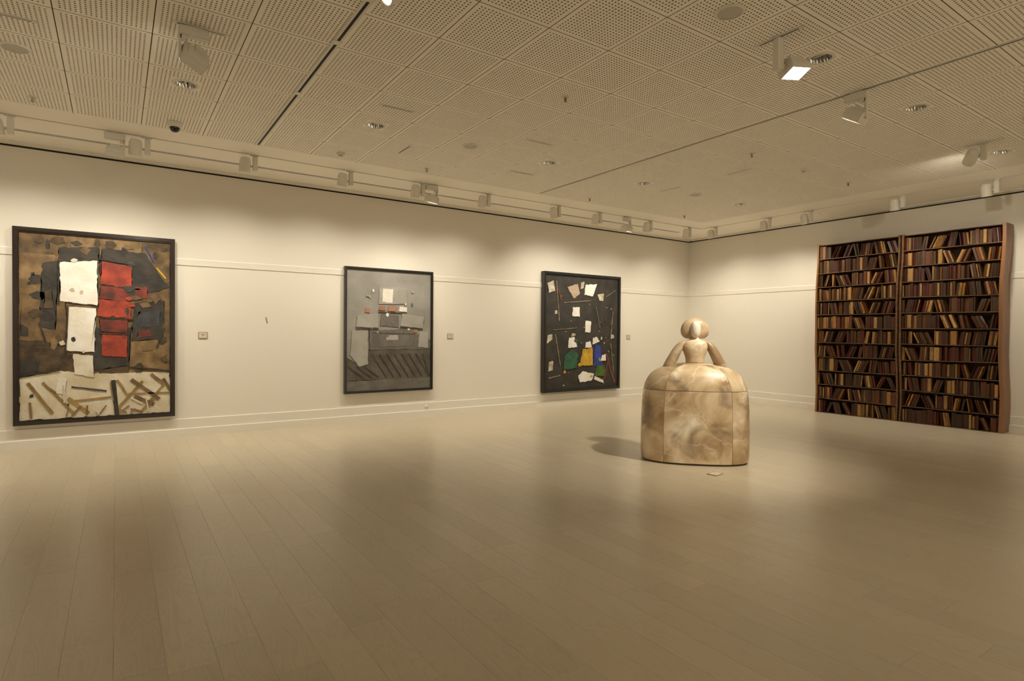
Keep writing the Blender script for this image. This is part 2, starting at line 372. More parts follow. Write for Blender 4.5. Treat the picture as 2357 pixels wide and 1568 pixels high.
# short empty or carrying track pieces set into single boards
def seg(j, i, axis, label):
    cx, cy = gx(j)+S/2, gy(i)+S/2
    a = cx if axis == 'x' else cy
    return channel('track_piece', axis, cy if axis == 'x' else cx, a-.19, a+.19, 0.036, CZ-.007, CZ-.0005, label, 'light track', 'short track pieces in single ceiling boards', groove=.45)
for (j, i, ax, lb) in ((-5, 1, 'x', 'short ceiling track piece carrying the flood lamp near the dome camera'),
    (1, -3, 'y', 'short ceiling track piece carrying the glowing floodlight'),
    (8, -3, 'y', 'short ceiling track piece carrying the spotlight aimed at the bookcases'),
    (-2, 2, 'x', 'short empty track piece between downlight and long pale track'),
    (-1, 4, 'y', 'short empty track piece near the smoke detector by the picture wall'),
    (1, 2, 'x', 'short empty track piece in the board beside the third downlight'),
    (2, 4, 'x', 'short empty track piece between third downlight and picture wall'),
    (-7, 2, 'x', 'short empty track piece near round speaker above the brown collage'),
    (6, 1, 'y', 'short empty track piece near smoke detector above the bookcases'),
    (6, 3, 'y', 'short empty track piece between fourth downlight and fourth speaker')):
    seg(j, i, ax, lb)

# ------------------------------------------------------------------ spotlights
def lamp(root, name, loc, aim, power, size, blend, radius=0.05):
    """a SPOT lamp inside a lamp head; loc and aim in world space"""
    ld = bpy.data.lights.new(name, 'SPOT'); ld.energy = power; ld.color = LIGHT_COL; ld.spot_size = math.radians(size); ld.spot_blend = blend; ld.shadow_soft_size = radius
    lo = bpy.data.objects.new(name, ld); COL.objects.link(lo)
    lo.matrix_world = Matrix.Translation(loc) @ (Vector(aim)-Vector(loc)).to_track_quat('-Z', 'Y').to_matrix().to_4x4()
    return lo
CANPROF = [(0.034, 0.105), (0.050, 0.098), (0.066, 0.066), (0.067, 0.02), (0.068, -0.078), (0.064, -0.083), (0.058, -0.078), (0.056, -0.05)]
def can_spot(x, y, rz, aim, label, group, power=P_CAN, size=140, side=-1, lit=True, drop=0.0):
    """white cylinder spotlight: adapter in the track, upright gear box, pivot, lamp head beside it. rz turns local X along the track"""
    root = empty('track_spotlight', (x, y, CZ), rz)
    bm = bmesh.new(); bx(bm, -.05, .05, -.013, .013, -.016, .0015); bx(bm, -.02, .03, -.016, .016, -.034, -.016)
    link('adapter', finish(bm), root, M['greyw'])
    bm = bmesh.new(); bx(bm, -.022, .034, -.028, .028, -.205-drop, -.034); bmesh.ops.bevel(bm, geom=bm.edges[:], offset=.004, segments=2, affect='EDGES')
    link('gear_box', finish(bm), root, M['white'])
    hc = Vector((side*.115, 0, -.150-drop))
    bm = bmesh.new(); a, b = sorted((side*.02, side*.055)); bx(bm, a, b, -.012, .012, -.162-drop, -.138-drop); link('pivot', finish(bm), root, M['greyw'])
    head = lathe('lamp_head', CANPROF, M['white'], root, n=32, cap=False)
    wm = Matrix.Translation((x, y, CZ)) @ Matrix.Rotation(rz, 4, 'Z'); hw = wm @ hc
    d = (Vector(aim)-hw).normalized()
    q = (wm.to_3x3().inverted() @ d).to_track_quat('-Z', 'Y')
    head.location = hc; head.rotation_mode = 'QUATERNION'; head.rotation_quaternion = q
    ln = lathe('lens', [(0.0005, -0.048), (0.056, -0.050)], M['lens'] if lit else M['chrome'], head, n=24, cap=False)
    cp = lathe('end_cap', [(0.034, 0.105), (0.0005, 0.108)], M['white'], head, n=24, cap=False)
    tag(root, label, 'spotlight', group)
    if power: lamp(root, 'spot_lamp', hw + d*0.10, Vector(aim), power, size, 1.0)
    return root
def flood(x, y, rz, aim, label, group, power=P_FLOOD, size=110, gear='flat', glow=False, flip=1, tilt=None):
    """flood lamp: flat gear box on the track, a bracket down one end, half-round head with a rectangular glass"""
    root = empty('track_floodlight', (x, y, CZ), rz)
    bm = bmesh.new(); bx(bm, -.05, .05, -.013, .013, -.016, .0015); link('adapter', finish(bm), root, M['greyw'])
    if gear == 'flat':
        bm = bmesh.new(); bx(bm, -.10, .10, -.030, .030, -.088, -.016); bmesh.ops.bevel(bm, geom=bm.edges[:], offset=.006, segments=2, affect='EDGES')
        link('gear_box', finish(bm), root, M['white'])
        bm = bmesh.new(); a, b = sorted((flip*.082, flip*.100)); bx(bm, a, b, -.02, .02, -.275, -.088); a, b = sorted((flip*.05, flip*.09)); bx(bm, a, b, -.02, .02, -.115, -.088)
        link('bracket', finish(bm), root, M['white']); hc = Vector((0, 0, -.235))
    else:
        bm = bmesh.new(); bx(bm, -.030, .030, -.030, .030, -.255, -.016); bmesh.ops.bevel(bm, geom=bm.edges[:], offset=.004, segments=2, affect='EDGES')
        link('gear_box', finish(bm), root, M['white'])
        bm = bmesh.new(); bx(bm, flip*.03 if flip < 0 else .025, .06 if flip > 0 else -.025, -.015, .015, -.235, -.205); link('bracket', finish(bm), root, M['white']); hc = Vector((flip*.145, 0, -.225))
    wm = Matrix.Translation((x, y, CZ)) @ Matrix.Rotation(rz, 4, 'Z'); hw = wm @ hc; d = (Vector(aim)-hw).normalized(); ld = wm.to_3x3().inverted() @ d
    # head: local Z is -aim, local X stays along the track
    zl = -ld; xl = Vector((1, 0, 0)); yl = zl.cross(xl).normalized(); xl = yl.cross(zl).normalized()
    bm = bmesh.new(); pr = []
    for k in range(9):
        t = PI*k/8; pr.append((0.072*math.cos(t), 0.010+0.062*math.sin(t)))
    pr = [(0.078, -0.042), (0.078, 0.0)] + pr + [(-0.078, 0.0), (-0.078, -0.042)]
    inner = [(-0.066, -0.042), (-0.066, -0.012), (0.066, -0.012), (0.066, -0.042)]
    profile_x(bm, pr + inner, -.078, .078)
    head = link('lamp_head', finish(bm), root, M['white'])
    R = Matrix((xl, yl, zl)).transposed(); head.location = hc; head.rotation_mode = 'QUATERNION'; head.rotation_quaternion = R.to_quaternion()
    for ex in (-.085, .078): bm = bmesh.new(); bx(bm, ex, ex+.007, -.078, .078, -.044, .050); link('end_plate', finish(bm), head, M['white'])
    bm = bmesh.new(); bx(bm, -.045, .045, -.030, .030, .066, .092); link('cooling_box', finish(bm), head, M['white'])
    bm = bmesh.new(); bx(bm, -.074, -.006, -.064, .064, -.022, -.014); bx(bm, .006, .074, -.064, .064, -.022, -.014)
    bx(bm, -.006, .006, -.064, .064, -.018, -.014, 1)
    g = link('glass', finish(bm), head, [M['glass'] if glow else M['lens'], M['greyw']])
    tag(root, label, 'floodlight', group)
    if power: lamp(root, 'flood_lamp', hw + d*0.06, Vector(aim), power, size, 1.0, 0.06)
    return root
# picture-wall row, counted from the room corner
GP, GB = 'cylinder spotlights along the picture wall', 'cylinder spotlights along the bookcase wall'
pic = [(10.049, 10.6, 95), (8.85, 8.9, 90), (7.483, 7.5, 90), (6.495, 7.6, 95), (5.024, 5.0, 100), (3.845, 3.85, 95), (2.734, 2.5, 100), (1.478, 1.2, 100), (0.303, 0.0, 95), (-0.924, -0.6, 95)]
for k, (x, ax, sz) in enumerate(pic):
    can_spot(x, YT, 0, (ax, YW-0.30, 0.0), f'{ORD[k]} white cylinder spotlight from the room corner on the picture-wall track', GP, size=138)
for k, (x, ax) in enumerate(((8.187, 8.1), (4.0, 3.7), (-0.01, -0.3))):
    flood(x, YT, 0, (ax, YW-0.3, 0.0), f'{ORD[k]} flat-box flood lamp from the room corner on the picture-wall track', 'flat flood lamps on the picture-wall track')
book = [(7.732, 7.7), (6.518, 6.6), (5.708, 5.6), (4.213, 4.4), (3.008, 3.1)]
for k, (y, ay) in enumerate(book):
    can_spot(XT, y, -PI/2, (XW-0.30, ay, 0.0), f'{ORD[k]} white cylinder spotlight from the room corner on the bookcase-wall track', GB, size=138, power=P_CAN*0.85)
# lamps on the cross tracks and short pieces
flood(gx(-5)+S/2-.05, gy(1)+S/2, 0, (-1.7, 8.0, 1.2), 'white flood lamp on a short ceiling track near the dome camera', None, size=110, flip=-1, power=40.0)
flood(gx(1)+S/2, gy(-3)+S/2, -0.35, (4.2, 1.4, 0.0), 'glowing rectangular floodlight with bright glass beside a recessed downlight', None, gear='tall', glow=True, power=60.0)
flood(5.672, 2.69, PI/2, (5.70, 4.75, 0.35), 'white flood lamp on the ceiling track aimed at the stone sculpture', None, size=80, flip=-1, power=380.0)
can_spot(gx(8)+S/2, gy(-3)+S/2, -PI/2, (11.15, 4.5, 2.0), 'white cylinder spotlight on a short ceiling track aimed at the bookcases', None, size=120, power=45.0)
can_spot(1.428, 3.52, PI/2, (-1.5, 3.4, 1.6), 'white cylinder spotlight on the pale ceiling track crossing the room', None, size=90, power=40.0)
# unseen half of the room: lamps added on two walls for bounced light
GR = 'added fill spotlights behind the viewer'
for k, (x, y, rz, aim) in enumerate(((-2.5, Y0+1.2, 0, (-2.5, Y0, 1.0)), (1.0, Y0+1.2, 0, (1.0, Y0, 1.0)), (4.5, Y0+1.2, 0, (4.5, Y0, 1.0)), (8.0, Y0+1.2, 0, (8.0, Y0, 1.0)), (X0+1.2, -0.5, PI/2, (X0, -0.5, 1.0)), (X0+1.2, 3.0, PI/2, (X0, 3.0, 1.0)), (X0+1.2, 6.5, PI/2, (X0, 6.5, 1.0)))):
    can_spot(x, y, rz, aim, 'added white fill spotlight behind the viewer, for bounced light', GR, power=P_FILL*(1.7 if y < 0 and x > 2 else 1.0 if y < 0 and x > 0 else 0.55), size=85)
can_spot(XT, 0.8, -PI/2, (XW, 0.8, 1.0), 'white cylinder spotlight of the bookcase wall beyond the picture edge', None, power=P_CAN)
can_spot(-2.3, YT, 0, (-2.3, YW, 1.0), 'white cylinder spotlight of the picture wall beyond the picture edge', None, power=P_CAN)

# ------------------------------------------------------------------ small ceiling fittings
def place(kind_fn, spots):
    proto = None
    for (x, y), label in spots:
        if proto is None: proto = kind_fn(); o = proto
        else: o = copy_tree(proto)
        o.location = (x, y, CZ); o['label'] = label
def tc(j, i): return (gx(j)+S/2, gy(i)+S/2)
def mk_down():
    r = empty('recessed_downlight', (0, 0, CZ)); tag(r, '', 'downlight', 'recessed downlights in ceiling boards')
    lathe('flange', [(.086, -.002), (.087, -.006), (.108, -.006), (.113, -.001), (.113, 0), (.09, 0)], M['white'], r, n=40, cap=False)
    ref = lathe('reflector', [(.087, -.004), (.086, .03), (.075, .07), (.05, .10), (.001, .105)], M['chrome'], r, n=40, smooth=False, cap=False)
    for v in ref.data.vertices:                          # fluted: every other facet edge pulled in
        k = round((math.atan2(v.co.y, v.co.x) % (2*PI))/(2*PI/40)) % 40
        if v.co.z > 0: v.co.x *= 1-.10*(k % 2)-.04*(k % 3 == 0); v.co.y *= 1-.10*(k % 2)-.04*(k % 3 == 0)
    bm = bmesh.new(); bx(bm, -.009, .009, -.055, .055, .02, .095); link('lamp_bar', finish(bm), r, M['greyw'])
    return r
dn = [(9, 3), (5, 3), (2, 3), (-2, 3), (-5, 3)]
place(mk_down, [(tc(*k), f'{ORD[n]} recessed downlight from the bookcase wall in the row nearer the picture wall') for n, k in enumerate(dn)] +
      [(tc(*k), f'{ORD[n]} recessed downlight from the bookcase wall in the row farther from the picture wall') for n, k in enumerate([(9, -3), (5, -3), (2, -3)])])
def mk_speaker():
    r = empty('ceiling_speaker', (0, 0, CZ)); tag(r, '', 'speaker', 'round ceiling speakers')
    lathe('rim', [(.085, -.010), (.098, -.010), (.105, -.003), (.105, 0), (.085, 0)], M['white'], r, n=40, cap=False)
    lathe('grille', [(.086, -.008), (.05, -.010), (.0005, -.011)], M['mesh'], r, n=40, cap=False)
    return r
place(mk_speaker, [(tc(-7, 3), 'round grey ceiling speaker above the big brown collage'), (tc(0, -3), 'round grey ceiling speaker near the glowing floodlight'),
    (tc(0, 3), 'round grey ceiling speaker between second and third nearest downlights of the picture-wall row'), (tc(7, 3), 'round ceiling speaker near the room corner'), (tc(7, -4), 'round ceiling speaker near the spotlight aimed at bookcases')])
def mk_sprinkler():
    r = empty('sprinkler_head', (0, 0, CZ)); tag(r, '', 'sprinkler', 'ceiling sprinkler heads')
    lathe('escutcheon', [(.034, 0), (.034, -.003), (.014, -.010), (.001, -.010)], M['greyw'], r, n=20, cap=False)
    bm = bmesh.new(); bx(bm, -.012, -.008, -.003, .003, -.045, -.009); bx(bm, .008, .012, -.003, .003, -.045, -.009); bx(bm, -.003, .003, -.003, .003, -.045, -.009); link('yoke', finish(bm), r, M['brass'])
    lathe('deflector', [(.0005, -.045), (.018, -.045), (.018, -.048), (.0005, -.048)], M['brass'], r, n=16, cap=False)
    return r
place(mk_sprinkler, [(tc(n, 5), f'{ORD[k]} sprinkler head from the bookcase wall in the row beside the picture wall') for k, n in enumerate((9, 5, 0, -7))] +
      [(tc(n, 0), f'{ORD[k]} sprinkler head from the bookcase wall in the mid-ceiling row') for k, n in enumerate((9, 5, 0))])
def mk_smoke():
    r = empty('smoke_detector', (0, 0, CZ)); tag(r, '', 'smoke detector', 'smoke detectors')
    lathe('base', [(.055, 0), (.055, -.012), (.045, -.026), (.03, -.028)], M['white'], r, n=28, cap=False)
    lathe('sensor', [(.03, -.026), (.026, -.05), (.018, -.056), (.0005, -.056)], M['white'], r, n=24, cap=False)
    lathe('vent_ring', [(.0285, -.034), (.029, -.037), (.028, -.041)], M['print'], r, n=24, cap=False)
    return r
place(mk_smoke, [(tc(-2, 5), 'white smoke detector on the ceiling beside the picture wall'), (tc(7, 0), 'white smoke detector on the ceiling above the bookcases')])
dc = empty('dome_camera', (*tc(-5, 5), CZ))
lathe('housing', [(.078, 0), (.078, -.022), (.066, -.048), (.050, -.054)], M['white'], dc, n=32, cap=False)
lathe('dome', [(.050, -.050), (.050, -.062), (.042, -.085), (.026, -.1), (.0005, -.106)], M['dome'], dc, n=28, cap=False)
tag(dc, 'white security camera with smoked black dome on the ceiling', 'camera')

# ------------------------------------------------------------------ paintings: free abstract collages
def poly_patch(name, pts, z0, z1, mt, parent, jag=0.0, step=0.05, seed=0):
    """flat torn piece: polygon in the canvas plane (x right, z up), thickness toward the room (-y)"""
    r = random.Random(seed); out = []
    n = len(pts)
    for k in range(n):
        (xa, za), (xb, zb) = pts[k], pts[(k+1) % n]; L = math.hypot(xb-xa, zb-za); m_ = max(1, int(L/step)) if jag else 1
        for s in range(m_):
            t = s/m_; j = jag if s else jag*.3
            out.append((xa+(xb-xa)*t+r.uniform(-j, j), za+(zb-za)*t+r.uniform(-j, j)))
    bm = bmesh.new()
    f = [bm.verts.new((x, -z1, z)) for x, z in out]; b = [bm.verts.new((x, -z0, z)) for x, z in out]
    bm.faces.new(f)
    for k in range(len(out)): bm.faces.new((f[k], f[(k+1) % len(out)], b[(k+1) % len(out)], b[k]))
    bmesh.ops.triangulate(bm, faces=[fc for fc in bm.faces if len(fc.verts) > 4])
    return link(name, finish(bm), parent, mt)
def stroke(name, x0, z0, x1, z1, w, d0, d1, mt, parent, seed=0):
    dx, dz = x1-x0, z1-z0; L = math.hypot(dx, dz); nx, nz = -dz/L*w/2, dx/L*w/2
    return poly_patch(name, [(x0+nx, z0+nz), (x1+nx, z1+nz), (x1-nx, z1-nz), (x0-nx, z0-nz)], d0, d1, mt, parent, jag=w*.12, step=0.06, seed=seed)
def painting(name, x0, x1, z0, z1, fwid, depth, fmat, cmat, label):
    """origin: lower-left of the canvas opening, canvas face at local y=0"""
    root = empty(name, (x0, YW, z0)); W, H = x1-x0, z1-z0
    bm = bmesh.new()
    o = [(0, 0), (W, 0), (W, H), (0, H)]; s1 = [(fwid*.75, fwid*.75), (W-fwid*.75, fwid*.75), (W-fwid*.75, H-fwid*.75), (fwid*.75, H-fwid*.75)]
    i = [(fwid, fwid), (W-fwid, fwid), (W-fwid, H-fwid), (fwid, H-fwid)]
    rings = []
    for pts, y in ((o, 0), (o, -depth), (s1, -depth), (s1, -depth+.012), (i, -depth+.012), (i, -depth+.035)):
        rings.append([bm.verts.new((x, y, z)) for x, z in pts])
    for a, b in zip(rings, rings[1:]):
        for k in range(4): bm.faces.new((a[k], a[(k+1) % 4], b[(k+1) % 4], b[k]))
    link('frame', finish(bm), root, fmat)
    cv = box('canvas', fwid-.004, W-fwid+.004, -depth+.035, -.004, fwid-.004, H-fwid+.004, cmat, root)
    cv['label'] = 'painted canvas'
    return tag(root, label, 'painting'), cv, -depth+.035
class Canvas:
    def __init__(s, cv, W, H, f, y): s.cv, s.W, s.H, s.f, s.y, s.k, s.lv = cv, W, H, f, y, 0, 0
    def P(s, pts): return [(s.f+u*(s.W-2*s.f), s.f+v*(s.H-2*s.f)) for u, v in pts]
    def patch(s, pts, mt, lv=1, jag=.006, name='patch'):
        s.k += 1; o = poly_patch(name, s.P(pts), 0, .0035*lv+.0006*(s.k % 5), mt, s.cv, jag, .04, s.k); o.location = (0, s.y, 0); return o
    def stroke(s, a, b, w, mt, lv=3, name='brush_stroke'):
        s.k += 1; (xa, za), (xb, zb) = s.P([a, b]); o = stroke(name, xa, za, xb, zb, w, 0, .0035*lv+.0006*(s.k % 5), mt, s.cv, s.k); o.location = (0, s.y, 0); return o
def cloth(name, c, c2=None, noise=.45, sc=7, rough=.7): return mat(name, c, rough=rough, noise=noise, nscale=sc, col2=c2, bump=.5, bscale=25, rand=.06)
browns = [cloth('burlap_tan', (.27, .175, .08), (.13, .08, .034)), cloth('burlap_brown', (.19, .12, .052), (.075, .046, .021)), cloth('burlap_umber', (.10, .064, .030), (.035, .023, .012))]
cblack = cloth('collage_black', (.022, .019, .016), (.05, .042, .033)); cred = cloth('collage_red', (.42, .055, .022), (.20, .03, .018)); cred2 = cloth('collage_dark_red', (.24, .04, .025), (.07, .02, .016))
cwhite = cloth('collage_white', (.80, .78, .74), (.68, .62, .52), .2, 3); cpale = cloth('collage_pale', (.66, .61, .50), (.52, .44, .30), .3, 4); cochre = cloth('collage_ochre', (.34, .22, .07), (.20, .12, .04))
cgrey = cloth('collage_slate', (.06, .062, .066), (.03, .03, .032)); cyel = cloth('collage_yellow', (.62, .40, .03), (.4, .22, .02)); cblue = cloth('collage_blue', (.03, .06, .32), (.015, .03, .16)); cgreen = cloth('collage_green', (.035, .13, .065), (.015, .06, .035)); cgrass = cloth('collage_grass_green', (.07, .15, .012), (.03, .07, .01))
# 1: brown, white and red collage
W, H, F = 1.702, 2.425, .058
root, cv, y = painting('framed_painting', -1.034, .668, .300, 2.725, F, .075, M['frame_dark'], browns[1], 'largest dark-framed abstract collage of brown, white and red patches')
c = Canvas(cv, W, H, F, y)
for pts, mt in (([(0,.88),(.24,.89),(.24,1),(0,1)], 1), ([(.24,.93),(.62,.9),(1,.92),(1,1),(.24,1)], 0), ([(0,.68),(.2,.67),(.22,.89),(0,.885)], 0), ([(0,.43),(.3,.4),(.28,.66),(0,.68)], 1), ([(0,.25),(.38,.27),(.36,.43),(0,.43)], 2),
    ([(.7,.24),(1,.24),(1,.47),(.7,.45)], 0), ([(.8,.46),(1,.47),(1,.72),(.8,.7)], 1), ([(.78,.8),(1,.74),(1,1),(.8,.99)], 1), ([(.5,.24),(.7,.24),(.72,.4),(.5,.38)], 2)):
    c.patch(pts, browns[mt])
c.patch([(0,0),(1,0),(1,.235),(.7,.27),(.45,.24),(.25,.26),(0,.225)], cpale, 1, .012)
for pts in ([(.12,.5),(.22,.48),(.24,.86),(.14,.84)], [(.24,.84),(.5,.86),(.5,.95),(.25,.93)], [(.5,.8),(.52,.94),(.82,.93),(.99,.74),(.72,.66)], [(.72,.42),(.95,.44),(.96,.66),(.74,.64)], [(.46,.26),(.7,.28),(.72,.5),(.46,.5)], [(0,.23),(.1,.24),(.12,.31),(0,.32)]):
    c.patch(pts, cblack, 2, .01)
for pts, mt, lv in (([(.25,.64),(.49,.62),(.49,.87),(.25,.85)], cwhite, 3), ([(.29,.37),(.47,.36),(.48,.605),(.3,.61)], cwhite, 3), ([(.34,.24),(.47,.22),(.46,.34),(.33,.35)], cpale, 3), ([(.51,.74),(.72,.72),(.73,.85),(.52,.87)], cred, 3), ([(.5,.66),(.69,.65),(.7,.72),(.51,.73)], cred2, 3), ([(.49,.56),(.72,.55),(.71,.645),(.5,.655)], cred, 3),
    ([(.52,.34),(.69,.33),(.69,.455),(.52,.465)], cred, 3), ([(.51,.475),(.69,.465),(.7,.545),(.5,.55)], cred2, 3), ([(.74,.66),(.84,.67),(.83,.74),(.75,.73)], cred2, 3), ([(.75,.5),(.92,.51),(.93,.6),(.77,.59)], cgrey, 3), ([(.76,.44),(.86,.45),(.85,.49),(.77,.48)], cred2, 3), ([(.15,.6),(.21,.6),(.2,.7),(.16,.69)], browns[2], 3)):
    c.patch(pts, mt, lv, .008)
for a, b, w, mt in (((.05,.2),(.2,.03),.035,cochre), ((.14,.2),(.34,.02),.03,cochre), ((.3,.11),(.43,.02),.045,cochre), ((.62,.03),(.8,.19),.03,cochre), ((.72,.2),(.92,.08),.045,browns[1]), ((.74,.1),(.88,.05),.05,browns[1]), ((.8,.02),(.97,.18),.03,cochre), ((.62,.2),(.7,.1),.03,cochre),
    ((.30,.09),(.58,.105),.022,cochre), ((.70,.12),(1,.115),.02,cochre), ((.595,.2),(.62,0),.05,cblack), ((.32,.17),(.55,.14),.02,cgrey), ((.95,.2),(1,.13),.04,browns[1]), ((.86,.23),(.95,.17),.04,browns[0]), ((.82,.97),(.88,.88),.018,cblue), ((.9,.85),(.97,.79),.018,cyel), ((.52,.73),(.78,.72),.018,cblack)):
    c.stroke(a, b, w, mt)
for u, v in ((.07,.77), (.05,.72), (.06,.12), (.28,.06)): c.patch([(u,v),(u+.025,v+.004),(u+.022,v+.02),(u+.003,v+.016)], cblack, 2, .003)
c.patch([(.22,.14),(.28,.13),(.29,.215),(.23,.22)], cwhite, 3, .004)
sr = random.Random(11)
def scrap(c, r, u0, u1, v0, v1, smin, smax, mts, lv):
    u, v, a, b_ = r.uniform(u0, u1), r.uniform(v0, v1), r.uniform(smin, smax), r.uniform(smin, smax)*.7; n = r.randint(4, 6); t0 = r.uniform(0, 6)
    pts = [(min(.99, max(.01, u+a*r.uniform(.6, 1)*math.cos(t0+k*2*PI/n))), min(.99, max(.01, v+b_*r.uniform(.6, 1)*math.sin(t0+k*2*PI/n)))) for k in range(n)]
    c.patch(pts, r.choice(mts), lv, .006, 'scrap')
for _ in range(12): scrap(c, sr, .02, .24, .28, .97, .02, .07, [browns[2], cblack, browns[0]], 2)
for _ in range(10): scrap(c, sr, .72, .98, .26, .7, .02, .07, [browns[2], cblack, browns[1]], 3)
for _ in range(9): scrap(c, sr, .5, .74, .3, .9, .015, .045, [cblack, cred2, cgrey, cred], 4)
for _ in range(6): scrap(c, sr, .25, .48, .36, .88, .012, .03, [cpale, cblack, cpale], 4)
for _ in range(9): scrap(c, sr, .25, .98, .9, .98, .02, .06, [browns[1], browns[2], cblack], 3)
for k in range(16):
    u, v = sr.uniform(.03, .9), sr.uniform(.02, .2); c.stroke((u, v), (u+sr.uniform(-.08, .1), max(.01, v-sr.uniform(.03, .12))), sr.uniform(.008, .022), sr.choice([cochre, cpale, browns[0], cochre]), 4)
for a, b in (((.24,.62),(.24,.86)), ((.285,.36),(.3,.61)), ((.5,.55),(.74,.545)), ((.51,.465),(.7,.46)), ((0,.235),(.25,.265)), ((.7,.275),(1,.245)), ((.5,.88),(.73,.86)), ((.12,.52),(.16,.42)), ((.96,.5),(.9,.38))): c.stroke(a, b, .014, cblack, 5)
# 2: grey canvas
W, H, F = 1.563, 2.058, .036
grey1 = cloth('canvas_warm_grey', (.30, .285, .26), (.24, .225, .2), .2, 3); gdark = cloth('paint_charcoal', (.075, .063, .048), (.12, .105, .085), .3, 5); gmid = cloth('paint_mid_grey', (.17, .155, .135), (.12, .108, .09)); glite = cloth('paint_light_grey', (.37, .355, .32), (.3, .285, .25), .2, 4)
gpink = cloth('paint_salmon', (.42, .2, .12), (.3, .13, .08)); gstripe = cloth('paint_dark_stripe', (.035, .029, .022), (.06, .05, .04))
root, cv, y = painting('framed_painting', 3.029, 4.592, .472, 2.530, F, .07, M['frame_black'], grey1, 'black-framed grey abstract painting with pale patches over dark diagonal stripes')
c = Canvas(cv, W, H, F, y)
c.patch([(0,0),(1,0),(1,.09),(0,.085)], gmid, 1, .004); c.patch([(0,.085),(1,.09),(1,.335),(.6,.36),(.22,.335),(.16,.2),(0,.28)], gdark, 1, .008)
c.patch([(.24,.34),(1,.34),(1,.42),(.86,.47),(.26,.5)], gmid, 2, .006)
for k in range(11):
    u = .03+.088*k; c.stroke((u-.01, .30 if k > 2 else .2), (min(u+.16, .985), .105), .028, gstripe, 2)
for pts, mt in (([(.04,.3),(.14,.2),(.24,.22),(.24,.5),(.06,.5)], glite), ([(.27,.36),(.8,.37),(.78,.52),(.3,.5)], gmid), ([(.1,.53),(.36,.52),(.35,.64),(.12,.62)], glite), ([(.62,.54),(.9,.52),(.92,.62),(.64,.65)], glite), ([(.84,.36),(.97,.35),(.97,.49),(.86,.5)], glite), ([(.38,.54),(.6,.53),(.6,.63),(.39,.64)], gmid),
    ([(.36,.72),(.7,.73),(.69,.87),(.37,.86)], glite), ([(.40,.74),(.52,.735),(.53,.85),(.41,.85)], cwhite), ([(.36,.67),(.44,.67),(.43,.705),(.37,.70)], gpink), ([(.47,.665),(.57,.66),(.58,.70),(.48,.705)], gpink), ([(.6,.665),(.7,.66),(.7,.7),(.61,.705)], cwhite), ([(.2,.65),(.26,.645),(.26,.68),(.21,.685)], gpink), ([(.78,.49),(.83,.48),(.83,.51),(.79,.515)], gpink), ([(.45,.42),(.6,.42),(.59,.46),(.46,.46)], glite)):
    c.patch(pts, mt, 3, .005)
for _ in range(12): scrap(c, sr, .1, .9, .45, .9, .01, .03, [glite, gmid, cwhite, gmid], 4)
for a, b in (((.26,.34),(.25,.52)), ((.1,.515),(.36,.51)), ((.62,.53),(.9,.51)), ((.36,.655),(.7,.65)), ((.3,.48),(.8,.47))): c.stroke(a, b, .008, gstripe, 4)
# 3: black canvas
W, H, F = 2.105, 2.430, .058
ink = cloth('canvas_black', (.022, .02, .017), (.045, .038, .03), .5, 5); cream = cloth('paint_cream', (.58, .53, .44), (.34, .28, .19), .5, 9); chalk = cloth('paint_chalk_line', (.30, .24, .16), (.12, .09, .05), .5, 12); rose = cloth('paint_brick_red', (.20, .05, .035), (.1, .03, .02)); tanp = cloth('paint_tan', (.42, .32, .24), (.34, .25, .18))
root, cv, y = painting('framed_painting', 7.010, 9.115, .282, 2.711, F, .10, M['frame_black'], ink, 'black-framed dark abstract collage with white scraps and green, yellow and blue patches')
c = Canvas(cv, W, H, F, y)
for a, b, w in (((.14,.95),(.18,.6),.022), ((.24,.76),(.6,.79),.018), ((.93,.7),(.9,.45),.018), ((.1,.52),(.42,.54),.014), ((.05,.1),(.2,.12),.02), ((.13,.48),(.2,.2),.02), ((.9,.4),(.95,.12),.014), ((.68,.74),(.74,.54),.012), ((.82,.83),(.97,.9),.01)): c.stroke(a, b, w, chalk, 2, 'chalk_line')
for pts, mt in (([(.28,.9),(.42,.935),(.45,.85),(.37,.8)], tanp), ([(.51,.84),(.53,.93),(.69,.945),(.63,.83)], cwhite), ([(.35,.645),(.45,.64),(.45,.725),(.36,.725)], cwhite), ([(.53,.50),(.60,.50),(.61,.60),(.53,.605)], cwhite), ([(.02,.92),(.1,.95),(.12,.86),(.04,.84)], cream), ([(.46,.95),(.51,.96),(.5,.9),(.46,.89)], cream), ([(.7,.85),(.79,.86),(.78,.79),(.73,.79)], cream),
    ([(.3,.36),(.42,.37),(.38,.46),(.31,.45)], cwhite), ([(.24,.17),(.42,.18),(.44,.3),(.34,.35),(.25,.28)], cgreen), ([(.46,.2),(.64,.2),(.63,.36),(.5,.35)], cyel), ([(.54,.23),(.64,.22),(.65,.3),(.56,.31)], cblue), ([(.65,.19),(.78,.2),(.75,.37),(.67,.4)], cblue), ([(.53,.36),(.62,.365),(.6,.42),(.54,.41)], cwhite), ([(.63,.39),(.74,.42),(.69,.46),(.64,.45)], cwhite), ([(.75,.235),(.83,.24),(.82,.3),(.77,.29)], cwhite), ([(.67,.1),(.83,.095),(.81,.2),(.7,.2)], cgrass),
    ([(.46,.05),(.62,.06),(.66,.12),(.5,.15),(.44,.11)], cwhite), ([(.66,.07),(.8,.03),(.79,.06),(.67,.1)], cwhite), ([(.02,.4),(.09,.44),(.09,.48),(.03,.47)], cream), ([(.04,.16),(.1,.17),(.1,.25),(.05,.24)], cream), ([(.12,.66),(.15,.66),(.15,.69),(.125,.69)], cream), ([(.9,.44),(.95,.45),(.94,.48),(.9,.48)], cream), ([(.34,.46),(.4,.47),(.39,.49),(.35,.49)], cream)):
    c.patch(pts, mt, 3, .008)
